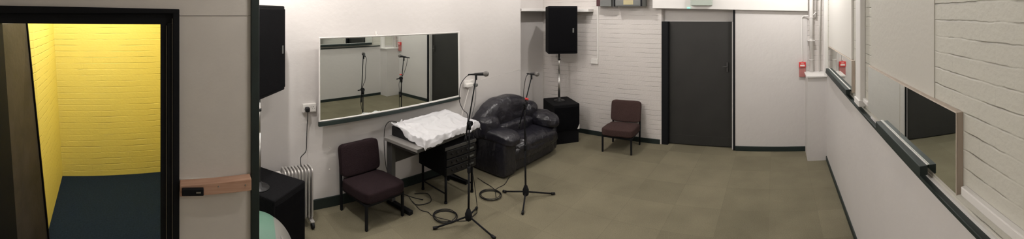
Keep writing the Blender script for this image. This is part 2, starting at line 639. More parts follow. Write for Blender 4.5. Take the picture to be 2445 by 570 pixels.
# pilaster with its ledge in the far right corner
struct(ebox(0.2215, DR, 2.545, DB - 0.014, 0, 0.566).build('wall_pilaster', 'plaster'), 'low white pilaster in the far right corner', 'wall')
struct(ebox(0.213, UR, 2.533, DB - 0.014, 0.566, 0.577).build('trim_shelf', 'gloss', bevel=0.003), 'glossy white shelf on the pilaster', 'shelf')
struct(ebox(0.336, UR, 2.548, 2.60, 0.577, TOP).build('trim_corner_duct', 'gloss', bevel=0.004), 'white duct in the corner above the shelf', 'trim')

# baseboards
def base(name, b, label):
    struct(b.build(name, 'green', bevel=0.004), label, 'baseboard')
base('baseboard_left', ebox(-DL, -DL + 0.008, 0.03, 2.26, 0, 0.052), 'dark green baseboard of the mirror wall')
base('baseboard_recess', ebox(-1.943, -1.935, 2.26, DB, 0, 0.040), 'dark green baseboard in the far left recess')
base('baseboard_back', ebox(-1.935, XD0 - 0.012, DB - 0.008, DB, 0, 0.036), 'dark green baseboard of the brick wall')
base('baseboard_panel', ebox(XD1 + 0.012, 0.2215, DB - 0.024, DB - 0.016, 0, 0.034), 'dark green baseboard of the white panel')
base('baseboard_right', ebox(DR - 0.006, DR, -0.80, 2.545, 0, 0.030), 'dark green baseboard of the right wall')

# charcoal door in its recess
struct(ebox(XD0, XD0 + 0.050, DB - 0.001, DB + 0.052, 0, 0.937).build('trim_door_jamb', 'black', bevel=0.003), 'black frame at the left of the charcoal door', 'door frame')
d = ebox(XD0 + 0.050, XD1 - 0.014, DB + 0.034, DB + 0.054, 0.004, 0.937).build('door_1', 'door', bevel=0.004)
struct(d, 'tall charcoal grey door in the far wall', 'door')
m = MB()
m.lathe([(0.012, 0), (0.012, 0.02), (0.008, 0.025), (0.008, 0.05)], EV(-0.352, DB + 0.034, 0.605), axis=(0, -1, 0), n=12)
m.box(-0.352 * E - 0.012, -0.352 * E + 0.012, (DB + 0.028) * E - 0.008, (DB + 0.028) * E + 0.014, 0.565 * E, 0.635 * E)
m.tube([EV(-0.352, DB + 0.028, 0.605) + Vector((0, -0.04, 0)), EV(-0.385, DB + 0.028, 0.605) + Vector((0, -0.04, 0))], 0.007, 8)
m.build('door_handle', 'darksteel', d)
ebox(XD0 + 0.052, XD1 - 0.016, DB + 0.0315, DB + 0.034, 0.010, 0.075).build('kick_plate', 'door', d)
struct(ebox(XD1 - 0.014, XD1 - 0.004, DB - 0.004, DB + 0.052, 0, 0.937).build('trim_door_edge', 'gloss', bevel=0.002), 'white strip at the right of the charcoal door', 'trim')
struct(ebox(XD1 - 0.004, XD1 + 0.011, DB - 0.021, DB + 0.012, 0, 1.030).build('trim_door_strip', 'black', bevel=0.002), 'black strip beside the charcoal door', 'trim')

# doorway frame to the yellow room
m = MB()
m.box(-1.20 * E, -1.078 * E, -0.064 * E, -0.0445 * E, 0, 0.972 * E)
m.box(-1.150 * E, -1.072 * E, -0.0445 * E, -0.028 * E, 0, 0.972 * E)
m.box(-1.130 * E, -1.066 * E, -0.028 * E, -0.0095 * E, 0, 1.0 * E)
fr = struct(m.build('trim_doorway_jamb', 'black', bevel=0.004), 'black doorway frame beside the grey partition', 'door frame')
m = MB()
m.box(-1.0775 * E, -1.0765 * E, -0.0475 * E, -0.0462 * E, 0.02 * E, 0.965 * E)
m.box(-1.0715 * E, -1.0705 * E, -0.0300 * E, -0.0288 * E, 0.02 * E, 0.985 * E)
m.build('seal_strip', 'seal', fr)
m = MB()
m.box(-1.20 * E, -1.078 * E, -0.66 * E, -0.012 * E, 0.968 * E, 1.0 * E)
m.hexa([EV(-1.13, -0.70, 1.0), EV(-1.066, -0.70, 1.0), EV(-1.066, -0.0095, 0.999), EV(-1.13, -0.0095, 0.999)],
       [EV(-1.13, -0.70, 1.028), EV(-1.066, -0.70, 1.028), EV(-1.066, -0.0095, 1.0115), EV(-1.13, -0.0095, 1.0115)])
struct(m.build('trim_doorway_head', 'black', bevel=0.004), 'black head of the doorway frame', 'door frame')
m = MB()
m.hexa([EV(-1.2, -0.60, 0), EV(-1.07, -0.60, 0), EV(-1.07, -0.545, 0), EV(-1.2, -0.545, 0)],
       [EV(-1.2, -0.68, 0.97), EV(-1.07, -0.68, 0.97), EV(-1.07, -0.622, 0.97), EV(-1.2, -0.622, 0.97)])
struct(m.build('trim_doorway_far_jamb', 'black', bevel=0.004), 'black jamb that the brown door hangs on', 'door frame')
# the open leaf
m = MB()
m.hexa([EV(-1.455, -0.560, 0.005), EV(-1.19, -0.575, 0.005), EV(-1.19, -0.553, 0.005), EV(-1.455, -0.537, 0.005)],
       [EV(-1.455, -0.665, 0.963), EV(-1.19, -0.655, 0.963), EV(-1.19, -0.633, 0.963), EV(-1.455, -0.643, 0.963)])
d2 = struct(m.build('door_2', 'leaf', bevel=0.006), 'scuffed dark brown door standing open into the yellow room', 'door')
m = MB()
m.hexa([EV(-1.462, -0.563, 0.005), EV(-1.4555, -0.563, 0.005), EV(-1.4555, -0.531, 0.005), EV(-1.462, -0.531, 0.005)],
       [EV(-1.462, -0.668, 0.968), EV(-1.4555, -0.668, 0.968), EV(-1.4555, -0.638, 0.968), EV(-1.462, -0.638, 0.968)])
m.build('door_edge_strip', 'black', d2)

# yellow room
A, Bp, Cp = (-2.2, -0.727), (-1.60, -0.600), (-1.14, -0.600)
A1, B1, C1 = (-2.2, -0.825), (-1.60, -0.720), (-1.14, -0.700)
R0 = (-2.415, 0.0)
m = MB()
m.hexa([EV(-2.26, -0.727, 0), EV(*A, 0), EV(*R0, 0), EV(-2.48, 0.0, 0)],
       [EV(-2.26, -0.825, TOP), EV(*A1, TOP), EV(*R0, TOP), EV(-2.48, 0.0, TOP)])
struct(m.build('wall_yellow_back', 'yellow_x'), 'yellow painted brick wall facing the doorway', 'wall')
m = MB()
m.hexa([EV(-2.26, -0.80, 0), EV(*Bp, 0) - EV(0, 0.06, 0), EV(*Bp, 0), EV(*A, 0)],
       [EV(-2.26, -0.90, TOP), EV(*B1, TOP) - EV(0, 0.06, 0), EV(*B1, TOP), EV(*A1, TOP)])
m.hexa([EV(*Bp, 0) - EV(0, 0.06, 0), EV(*Cp, 0) - EV(0, 0.06, 0), EV(*Cp, 0), EV(*Bp, 0)],
       [EV(*B1, TOP) - EV(0, 0.06, 0), EV(*C1, TOP) - EV(0, 0.06, 0), EV(*C1, TOP), EV(*B1, TOP)])
struct(m.build('wall_yellow_left', 'yellow_y'), 'yellow painted brick wall behind the open brown door', 'wall')
struct(ebox(-2.48, -1.14, 0.0, 0.02, 0, TOP).build('wall_yellow_right', 'yellow_y'), 'yellow painted brick wall on the hidden side', 'wall')
struct(ebox(-2.48, -1.14, -0.95, -0.0, -0.05, 0.001).build('floor_yellow_room', 'navy'), 'dark navy carpet of the yellow room', 'floor')
struct(ebox(-2.48, -2.05, -0.95, 0.02, TOP, TOP + 0.05).build('ceiling_yellow_room', 'ceiling'), 'ceiling of the yellow room', 'ceiling')

# small ledge in the far left corner
m = MB()
m.box(-1.943 * E, -1.83 * E, 2.30 * E, DB * E, 1.016 * E, 1.037 * E)
m.box(-1.83 * E, -1.435 * E, 2.66 * E, DB * E, 1.012 * E, 1.034 * E)
struct(m.build('trim_corner_ledge', 'gloss', bevel=0.004), 'white ledge high in the far left corner', 'ledge')

# boards on the right wall
tag(ebox(0.352, UR, 1.71, 2.43, 0.786, 1.30).build('wall_board', 'board', bevel=0.003),
    'white board above the far small wall mirror by the shelf', 'board', 'boards on the right wall')
tag(ebox(0.3598, UR, 0.80, 1.375, 0.70, 1.45).build('wall_board', 'board2', bevel=0.002),
    'long white board on brick above the nearer wall mirror', 'board', 'boards on the right wall')


# ================================================================== mirrors
def side_mirror(y0, y1, z0, z1, label, joints):
    t = thing('wall_mirror', label, 'mirror', EV(UR, (y0 + y1) / 2, z0), 0, 'long mirrors on the right wall')
    def L(m, n, mt, bevel=0.0, par=t):
        for i, p in enumerate(m.v):
            m.v[i] = p - t.location
        return m.build(n, mt, par, bevel=bevel)
    L(ebox(0.3485, UR, y0, y1, z0, z1), 'backing_board', 'palewood', 0.002)
    ys = [y0 + 0.002] + joints + [y1 - 0.002]
    for a, b in zip(ys[:-1], ys[1:]):
        L(ebox(0.3468, 0.3484, a + 0.0018, b - 0.0018, z0 + 0.002, z1 - 0.002), 'mirror_pane', 'mirror')
    L(ebox(0.3462, 0.3484, y0, y0 + 0.003, z0, z1), 'end_lath', 'palewood')
    return t
side_mirror(0.662, 1.377, 0.639, 0.803, 'long wall mirror with pale wood edge on near brick wall', [1.006])
side_mirror(1.675, 2.425, 0.639, 0.785, 'small far wall mirror showing the red call point', [2.02])
def batten(y0, y1, label):
    o = ebox(0.326, 0.3462, y0, y1, 0.624, 0.647).build('mirror_ledge', 'green', bevel=0.003)
    tag(o, label, 'ledge', 'dark green ledges under the wall mirrors')
    ebox(0.3435, 0.3462, y0, y1, 0.6473, 0.6495).build('glass_bead', 'gloss', o)
batten(0.805, 1.19, 'dark green wooden ledge under the long near wall mirror')
batten(1.71, 2.40, 'dark green wooden ledge under the far small wall mirror')

# large mirror on the left wall
DELTA = 0.050
def on_tilt(x, y, off=0.0):
    """on the plane of the large mirror, hung slightly out of parallel with its wall"""
    p0 = Vector((-(DL - 0.012), 1.634, 0))
    n = Vector((math.cos(DELTA), math.sin(DELTA), 0))
    a = (x - XB) / F
    dr = Vector((math.sin(a), math.cos(a), -(y - HY) / F))
    o = Vector((0, 0, 1))
    tt = (p0 + n * off - o).dot(n) / dr.dot(n)
    return (o + dr * tt) * E
TL, TR, BR, BL = (762, 89.4), (1097.5, 75.6), (1099.5, 230.4), (762, 291.2)
org = on_tilt(930, 262); org.x = -DL * E
t = thing('large_wall_mirror', 'large white framed mirror on the wall above the left chair', 'mirror', org)
def quad_slab(q, off, th):
    """a slab in front of the tilted plane with corners on four pixels"""
    n = Vector((math.cos(DELTA), math.sin(DELTA), 0))
    f = [on_tilt(*p, off) - org for p in q]
    b = [p - n * th for p in f]
    m = MB()
    m.add(f + b, [(3, 2, 1, 0), (4, 5, 6, 7), (0, 1, 5, 4), (1, 2, 6, 5), (2, 3, 7, 6), (3, 0, 4, 7)])
    return m
quad_slab([TL, TR, BR, BL], 0.0, 0.012).build('backing_board', 'gloss', t)
quad_slab([(765, 93), (1094.5, 79), (1096.5, 227), (765, 287.5)], 0.0012, 0.002).build('mirror_pane', 'mirror', t)
def rail(a, b, c, d, nm='frame'):
    quad_slab([a, b, c, d], 0.006, 0.015).build(nm, 'gloss', t, bevel=0.002)
rail(TL, TR, (1095.3, 77.6), (764.5, 91.6))
rail((765, 288.5), (1096.5, 227.8), BR, BL)
rail(TL, (764.3, 91), (764.3, 288.5), BL)
rail((1095.3, 77), TR, BR, (1097.2, 228))
q = quad_slab([(762, 292.4), (1099.8, 231.6), (1099.8, 236.5), (762, 303)], 0.009, 0.03)
q.build('bottom_rail', 'green', t, bevel=0.003)
# fill behind the tilted frame so that it meets the wall
m = MB()
f = [on_tilt(*p, -0.002) - org for p in ((800, 110), (1085, 92), (1085, 222), (800, 275))]
b = [Vector((-0.0, p.y, p.z)) for p in f]
m.add(f + b, [(3, 2, 1, 0), (4, 5, 6, 7), (0, 1, 5, 4), (1, 2, 6, 5), (2, 3, 7, 6), (3, 0, 4, 7)])
m.build('packing_frame', 'gloss', t)
# hook above the mirror
h = on_x(897, 84, -DL) + Vector((0.002, 0, 0))
m = MB()
m.tube([h + Vector((0.006, 0, 0.035)), h + Vector((0.006, 0, 0.01)), h + Vector((0.012, 0.004, -0.005)), h + Vector((0.024, 0.006, 0.0)), h + Vector((0.026, 0.006, 0.012))], 0.005, 8)
m.box(h.x - 0.002, h.x + 0.004, h.y - 0.010, h.y + 0.010, h.z - 0.01, h.z + 0.045)
tag(m.build('wall_hook', 'white'), 'small white hook on the wall above the large mirror', 'hook')
# scratch and old nail bumps on the wall
p0, p1 = on_x(1148, 190, -DL), on_x(1243, 165, -DL)
m = MB()
m.tube([p0 + Vector((0.001, 0, 0)), p1 + Vector((0.001, 0, 0))], 0.0015, 6)
struct(m.build('trim_joint', 'scuff'), 'faint pale line along the wall above the sofa', 'trim')
for i, (x, y) in enumerate([(787, 352), (899, 337), (900, 381), (787, 404)]):
    p = on_x(x, y, -DL)
    m = MB()
    m.lathe([(0.007, 0), (0.006, 0.004), (0.003, 0.006)], p, axis=(1, 0, 0), n=10)
    tag(m.build('wall_plug', 'white'), ['filled screw hole on the wall above the left chair back', 'filled screw hole on the wall just under the large mirror near the desk',
        'filled screw hole on the wall right of the left chair back', 'filled screw hole on the wall left of the left chair back'][i], 'wall plug', 'filled screw holes')

# ================================================================== plank with a lock on the partition
t = thing('lock_plank', 'bare wooden plank fixed across the grey partition', 'plank', EV(-DP, 0.09, 0.493))
m = MB()
o = t.location
m.hexa([EV(-1.0745, -0.008, .491) - o, EV(-1.046, -0.008, .491) - o, EV(-1.046, 0.193, .500) - o, EV(-1.0745, 0.193, .500) - o],
       [EV(-1.0745, -0.008, .5265) - o, EV(-1.046, -0.008, .5225) - o, EV(-1.046, 0.193, .5330) - o, EV(-1.0745, 0.193, .537) - o])
m.build('plank', 'wood', t, bevel=0.004)
for yy in (0.10, 0.176):
    MB().lathe([(0.005, 0), (0.004, 0.003)], EV(-1.046, yy, 0.517) - o, axis=(1, 0, 0), n=10).build('screw', 'steel', t)
lk = thing('rim_lock', 'black rim lock on the left end of the wooden plank', 'lock', EV(-1.046, 0.029, 0.499))
o = lk.location
m = MB()
m.box(0.0, 0.024, -0.031 * E, 0.029 * E, -0.001 * E, 0.0185 * E)
m.build('lock_case', 'black', lk, bevel=0.004)
m = MB()
m.box(0.024, 0.028, 0.008 * E, 0.021 * E, 0.007 * E, 0.011 * E)
m.build('snib', 'steel', lk, bevel=0.001)

# ================================================================== fixtures on the walls
def double_socket(p, nrm, label, grp='double sockets'):
    """p: middle of the plate; nrm 'X' faces +X, 'Y' faces -Y"""
    rz = math.pi / 2 if nrm == 'X' else 0.0
    t = thing('wall_socket', label, 'socket', p, rz, grp)
    MB().box(-0.073, 0.073, -0.030, 0, -0.043, 0.043).build('socket_plate', 'white', t, bevel=0.004)
    for s in (-1, 1):
        MB().box(s * 0.012 - 0.007, s * 0.012 + 0.007, -0.034, -0.029, 0.012, 0.034).build('switch', 'white', t, bevel=0.001)
        mm = MB()
        cx = s * 0.043
        mm.box(cx - 0.003, cx + 0.003, -0.0306, -0.0295, 0.006, 0.014)
        mm.box(cx - 0.013, cx - 0.007, -0.0306, -0.0295, -0.012, -0.008)
        mm.box(cx + 0.007, cx + 0.013, -0.0306, -0.0295, -0.012, -0.008)
        mm.build('pin_holes', 'black', t)
    return t

def smooth_path(pts, n=8):
    pts = [Vector(p) for p in pts]
    out = []
    k = len(pts)
    for i in range(k - 1):
        a, b, c, d = pts[max(i - 1, 0)], pts[i], pts[i + 1], pts[min(i + 2, k - 1)]
        for j in range(n):
            s = j / n
            out.append(0.5 * ((2 * b) + (c - a) * s + (2 * a - 5 * b + 4 * c - d) * s * s + (3 * b - a - 3 * c + d) * s ** 3))
    out.append(pts[-1])
    return out

ps = on_x(737, 256, -DL)
double_socket(ps, 'X', 'white double socket left of the large mirror')
# plug of the radiator
pp = on_x(732.5, 260, -DL + 0.016)
pl = thing('mains_plug', 'black mains plug in the socket left of the large mirror', 'plug', pp)
MB().puff((0.022, 0, 0), (0.022, 0.024, 0.026), 4, 8).build('plug_body', 'plastic', pl)
rt = on_x(719, 397, -1.70) - pp
w = smooth_path([(0.03, 0, -0.018), (0.03, 0.002, -0.06), (0.012, 0.0, -0.16), (0.006, -0.004, -0.32), (0.03, -0.02, -0.42), rt * 0.75 + Vector((0, -0.02, -0.06)), rt])
MB().tube(w, 0.0045, 8).build('power_cord', 'rubber', pl)

pa = on_x(1117, 198.5, -DL)
t = thing('wall_socket', 'white double socket above the sofa with a white adaptor', 'socket', pa, math.pi / 2, 'double sockets')
MB().box(-0.085, 0.085, -0.030, 0, -0.043, 0.043).build('socket_plate', 'white', t, bevel=0.004)
MB().box(0.045, 0.060, -0.034, -0.029, 0.015, 0.034).build('switch', 'white', t, bevel=0.001)
ad = thing('mains_adaptor', 'white mains adaptor plugged in above the sofa', 'adaptor', pa + Vector((0.031, -0.01, 0.0)))
MB().puff((0.028, -0.02, -0.012), (0.028, 0.062, 0.026), 6, 10).build('adaptor_body', 'white', ad)
MB().puff((0.075, 0.055, -0.014), (0.028, 0.024, 0.022), 4, 8).build('plug_body', 'boxgrey', ad)
MB().tube(smooth_path([(0.03, -0.01, -0.035), (0.02, -0.05, -0.15), (0.01, -0.12, -0.36), (0.012, -0.17, -0.52), (0.012, -0.19, -0.62)]), 0.006, 8).build('white_cord', 'white', ad)
MB().tube(smooth_path([(0.075, 0.055, -0.03), (0.08, 0.05, -0.15), (0.08, 0.02, -0.30), (0.06, -0.02, -0.48), (0.05, -0.02, -0.60)]), 0.004, 8).build('grey_cord', 'boxgrey', ad)

pb = on_y(1422, 146, DB)
t = thing('wall_socket', 'white socket on the brick wall below a vertical conduit', 'socket', pb, 0, 'double sockets')
MB().box(-0.075, 0.055, -0.034, 0, -0.042, 0.042).build('socket_plate', 'white', t, bevel=0.004)
MB().box(0.00, 0.012, -0.038, -0.033, 0.010, 0.030).build('switch', 'white', t, bevel=0.001)
pc = on_y(1428, 146, DB)
m = MB()
m.box(pc.x - 0.012, pc.x + 0.012, DB * E - 0.020, DB * E, pb.z + 0.042, 1.058 * E)
tag(m.build('cable_conduit', 'white', bevel=0.003), 'white vertical conduit on brick above the far socket', 'conduit')

# electrical boxes high on the brick wall
t = thing('distribution_board', 'grey electrical distribution box high on the brick wall', 'electrical box', EV(-1.17, DB, 1.053))
o = t.location
def eb(x0, x1, dep, z0, z1, n, mt, bev=0.004, y1=0.0):
    MB().box(x0 * E - o.x, x1 * E - o.x, -dep * E, y1, z0 * E - o.z, z1 * E - o.z).build(n, mt, t, bevel=bev)
eb(-1.372, -1.335, 0.075, 1.056, 1.22, 'side_box', 'maroon')
eb(-1.334, -1.235, 0.085, 1.054, 1.22, 'switch_box', 'boxgrey')
eb(-1.232, -1.214, 0.070, 1.050, 1.22, 'conduit', 'boxgrey')
eb(-1.207, -0.972, 0.100, 1.053, 1.24, 'cabinet', 'boxgrey')
eb(-1.200, -0.985, 0.103, 1.060, 1.23, 'cover_plate', 'boxgrey', 0.002, -0.100 * E)
eb(-1.125, -1.045, 0.1045, 1.066, 1.10, 'warning_label', 'label', 0.0, -0.103 * E)
eb(-1.205, -1.195, 0.112, 1.053, 1.24, 'frame_edge', 'black', 0.001, -0.100 * E)
eb(-0.984, -0.974, 0.112, 1.053, 1.24, 'frame_edge', 'black', 0.001, -0.100 * E)

# exit sign on the beam, its green indicator
t = thing('exit_sign', 'green lit emergency sign on the white beam above the door', 'sign', EV(-0.53, 2.703, 1.050))
o = t.location
m = MB()
m.box(-0.078 * E, 0.078 * E, -0.035 * E, 0, 0.006 * E, 0.12 * E)
m.build('sign_case', 'signgrey', t, bevel=0.004)
m = MB()
m.box(-0.072 * E, 0.072 * E, -0.0365 * E, -0.035 * E, 0.052 * E, 0.115 * E)
m.build('sign_panel', 'exitgreen', t)
p = on_y(1644.5, 19.2, 2.703)
m = MB()
m.box(p.x - 0.022, p.x + 0.022, p.y - 0.012, p.y, p.z - 0.003, p.z + 0.004)
tag(m.build('indicator_light', 'led'), 'tiny cyan indicator light at the bottom edge of the beam', 'light')

# fire call point and its conduit
pf = on_y(1915.5, 154, DB - 0.016)
t = thing('fire_call_point', 'red fire alarm call point beside the corner shelf', 'alarm', pf)
MB().box(-0.050, 0.050, -0.045, 0, -0.036, 0.040).build('housing', 'red', t, bevel=0.004)
MB().box(-0.034, 0.034, -0.048, -0.044, -0.020, 0.004).build('glass_window', 'white', t, bevel=0.001)
txt = bpy.data.curves.new('lettering', 'FONT')
txt.body = 'FIRE'
txt.size = 0.024
txt.align_x = 'CENTER'
txt.extrude = 0.0006
tc_ = bpy.data.objects.new('lettering_curve', txt)
tm = bpy.data.meshes.new_from_object(tc_)
bpy.data.objects.remove(tc_)
tx = bpy.data.objects.new('lettering', tm)
col.objects.link(tx)
tm.materials.clear()
tm.materials.append(MT['white'])
tx.parent = t
tx.location = (0, -0.0456, 0.013)
tx.rotation_euler = (math.pi / 2, 0, 0)
MB().box(-0.048, 0.048, -0.030, 0, -0.180, -0.037).build('lower_plate', 'pink', t, bevel=0.003)
zc = 1 - (38 - HY) * 2.75 / F
m = MB()
m.tube(smooth_path([pf + Vector((0, -0.012, 0.04)), EV(0.196, DB - 0.021, 0.80), EV(0.196, DB - 0.021, 0.95), EV(0.200, DB - 0.024, 0.972), EV(0.215, DB - 0.030, zc), EV(0.242, DB - 0.042, zc + 0.002)]), 0.009, 8)
tag(m.build('alarm_conduit', 'gloss'), 'thin white conduit rising from the red call point', 'conduit')

def pipe(name, x, y, r, z1, label, z0=0.577, top=None):
    m = MB()
    m.tube([EV(x, y, z0), top or EV(x, y, z1)], r, 16)
    o = m.build(name, 'gloss')
    tag(o, label, 'pipe', 'white pipes in the far right corner')
    return o
p1 = pipe('heating_pipe', 0.263, 2.705, 0.028, TOP, 'thick white pipe rising from the corner shelf')
for h in (0.663, 0.798, 0.81, 0.968):
    MB().tube([EV(0.263, 2.705, h), EV(0.263, 2.705, h + 0.004)], 0.034, 16).build('collar', 'gloss', p1)
MB().box(0.263 * E - 0.05, 0.263 * E + 0.05, 2.705 * E - 0.03, (DB - 0.012) * E, 0.800 * E, 0.806 * E).build('bracket', 'gloss', p1)
p2 = pipe('thin_pipe', 0.322, 2.715, 0.010, TOP, 'thin white pipe between the thick pipe and the corner duct', top=EV(0.332, 2.715, TOP))
pipe('thin_pipe', 0.300, 2.722, 0.008, TOP, 'short thin white pipe high above the corner shelf', z0=0.965)
m = MB()
m.tube([EV(0.272, 2.70, 0.985), EV(0.300, 2.715, 1.008)], 0.009, 8)
tag(m.build('branch_pipe', 'gloss'), 'small white branch pipe off the thick corner pipe', 'pipe', 'white pipes in the far right corner')

# ================================================================== chairs
def make_chair(loc, rz, label, fab):
    t = thing('low_chair', label, 'chair', loc, rz, 'low upholstered chairs')
    w, dpt = 0.108 * E, 0.110 * E
    m = MB()
    m.puff((0, -0.010 * E, 0.143 * E), (0.120 * E, 0.122 * E, 0.030 * E), 7, 20, wr=0.004, wf=9,
           shape=lambda s, v: v + Vector((0, 0, (v.y / (0.122 * E)) * -0.006 * E + 0.006 * E * (1 - s.x * s.x) * (1 - s.y * s.y))))
    m.build('seat', fab, t)
    R = Matrix.Rotation(math.radians(-9), 3, 'X')
    m = MB()
    m.puff((0, 0.110 * E, 0.250 * E), (0.118 * E, 0.021 * E, 0.080 * E), 8, 20, wr=0.003, wf=9, rot=R,
           shape=lambda s, v: v + Vector((0, -0.004 * E * (1 - s.x * s.x), 0)))
    m.build('backrest', fab, t)
    for sx in (-1, 1):
        m = MB()
        m.box(sx * w - 0.012, sx * w + 0.012, -dpt - 0.012, -dpt + 0.012, 0, 0.122 * E)
        m.build('leg', 'black', t, bevel=0.002)
        m = MB()
        a, b = dpt - 0.010, dpt + 0.015
        zt = 0.21 * E
        m.hexa([(sx * w - 0.012, a, 0), (sx * w + 0.012, a, 0), (sx * w + 0.012, b, 0), (sx * w - 0.012, b, 0)],
               [(sx * w - 0.012, a + 0.018, zt), (sx * w + 0.012, a + 0.018, zt), (sx * w + 0.012, b + 0.018, zt), (sx * w - 0.012, b + 0.018, zt)])
        m.build('leg', 'black', t, bevel=0.002)
    m = MB()
    for sx in (-1, 1):
        m.box(sx * w - 0.010, sx * w + 0.010, -dpt + 0.012, dpt - 0.012, 0.108 * E, 0.120 * E)
    m.box(-w + 0.012, w - 0.012, -dpt - 0.008, -dpt + 0.010, 0.108 * E, 0.120 * E)
    m.box(-w + 0.012, w - 0.012, dpt - 0.008, dpt + 0.010, 0.108 * E, 0.120 * E)
    m.build('seat_frame', 'black', t)
    return t
make_chair(EV(-1.652, 0.905, 0), math.radians(97), 'low dark brown fabric chair under the large mirror', 'fabric')
make_chair(EV(-1.105, 2.567, 0), math.radians(5), 'low reddish brown fabric chair against the white brick wall', 'fabric2')

# ================================================================== sofa
so = EV(-1.64, 1.98, 0)
t = thing('leather_sofa', 'dark navy black leather sofa with puffy arms against the left wall', 'sofa', so)
def SP(lat, fwd, h):
    return EV(lat, fwd, h) - so
def sofa(name, c, half, p=3.2, wr=0.010, wf=5, seed=1, shape=None, rot=None, n=26):
    m = MB()
    m.puff(SP(*c), [q * E for q in half], p, n, wr=wr, wf=wf, seed=seed, shape=shape, rot=rot)
    return m.build(name, 'leather', t)
sofa('base', (-1.645, 2.00, 0.072), (0.148, 0.295, 0.068), p=10, wr=0.004, seed=2)
sofa('seat_cushion', (-1.585, 2.045, 0.158), (0.128, 0.245, 0.046), p=4.0, wr=0.024, wf=7, seed=5,
     shape=lambda s, v: v + Vector((0, 0, -0.022 * E * max(0, s.x) ** 4)))
sofa('front_roll', (-1.512, 2.035, 0.118), (0.044, 0.262, 0.046), p=4, wr=0.008, wf=6, seed=6)
sofa('arm', (-1.628, 1.757, 0.115), (0.150, 0.060, 0.113), p=9, wr=0.004, seed=7)
sofa('arm_pad', (-1.612, 1.768, 0.236), (0.166, 0.076, 0.037), p=3.8, wr=0.009, wf=5, seed=8,
     shape=lambda s, v: v + Vector((0, 0, -0.022 * E * max(0, s.x) ** 4)))
sofa('arm', (-1.645, 2.270, 0.110), (0.140, 0.045, 0.105), p=8, wr=0.004, seed=9)
sofa('arm_pad', (-1.605, 2.235, 0.244), (0.150, 0.078, 0.048), p=3.0, wr=0.018, wf=7, seed=10,
     shape=lambda s, v: v + Vector((0, 0, -0.020 * E * max(0, s.x) ** 2)))
sofa('back_shell', (-1.752, 1.960, 0.205), (0.046, 0.300, 0.150), p=5, wr=0.004, seed=11,
     shape=lambda s, v: v + Vector((0, 0, (-0.075 * E * s.y ** 4 if s.z > 0 else 0))))
sofa('back_cushion', (-1.716, 1.955, 0.330), (0.074, 0.285, 0.101), p=3.2, wr=0.016, wf=5, seed=12, n=38,
     shape=lambda s, v: v + Vector((0.02 * E * s.y * s.y, 0, -0.085 * E * abs(s.y) ** 3)))
sofa('wing_cushion', (-1.688, 2.185, 0.298), (0.074, 0.074, 0.062), p=2.8, wr=0.010, wf=6, seed=15)
sofa('wing_cushion', (-1.692, 1.752, 0.272), (0.086, 0.078, 0.074), p=3.2, wr=0.010, wf=6, seed=17)
sofa('lumbar_cushion', (-1.670, 1.985, 0.225), (0.064, 0.235, 0.050), p=3.4, wr=0.012, wf=8, seed=13)


# ================================================================== desk, mixer and cover, rack
t = thing('desk', 'grey metal legged desk with a pale edged top under the white cover', 'desk', EV(-1.60, 1.32, 0))
o = t.location
def db(x0, x1, y0, y1, z0, z1, n, mt, bev=0.003, par=t):
    m = ebox(x0, x1, y0, y1, z0, z1)
    for i, p in enumerate(m.v):
        m.v[i] = p - par.location
    return m.build(n, mt, par, bevel=bev)
db(-1.712, -1.462, 1.045, 1.548, 0.334, 0.351, 'tabletop', 'tabletop', 0.004)
db(-1.462, -1.4595, 1.045, 1.548, 0.334, 0.350, 'edge_band', 'darksteel', 0.001)
for y in (1.075, 1.530):
    lg = db(-1.708, -1.668, y - 0.012, y + 0.014, 0.02, 0.334, 'leg', 'darksteel')
    m = ebox(-1.712, -1.535, y - 0.012, y + 0.014, 0.0, 0.020)
    for i, p in enumerate(m.v):
        m.v[i] = p - o
    m.build('foot', 'black', t, bevel=0.006)
    db(-1.708, -1.490, y - 0.008, y + 0.008, 0.312, 0.333, 'support_arm', 'darksteel')
db(-1.712, -1.706, 1.089, 1.518, 0.20, 0.31, 'modesty_panel', 'darksteel')
PIV = EV(-1.464, 1.07, 0)
def spin(ob, a=math.radians(9)):
    d_ = ob.location - PIV
    ob.location = PIV + Matrix.Rotation(a, 3, 'Z') @ d_
    ob.rotation_euler.z += a
spin(t)

mx = thing('mixing_desk', 'black mixing console on the desk half under a white cover', 'mixing desk', EV(-1.60, 1.30, 0.351))
m = MB()
o = mx.location
prof = [(-1.706, 0.352), (-1.462, 0.352), (-1.460, 0.366), (-1.665, 0.398), (-1.706, 0.400)]
def side(y):
    return [EV(a, y, h) - o for a, h in prof]
a, b = side(1.095), side(1.525)
n = len(prof)
m.add(a + b, [tuple(range(n)), tuple(reversed(range(n, 2 * n)))] + [(i, i + n, (i + 1) % n + n, (i + 1) % n) for i in range(n)])
m.build('console_body', 'plastic', mx, bevel=0.004)
spin(mx)

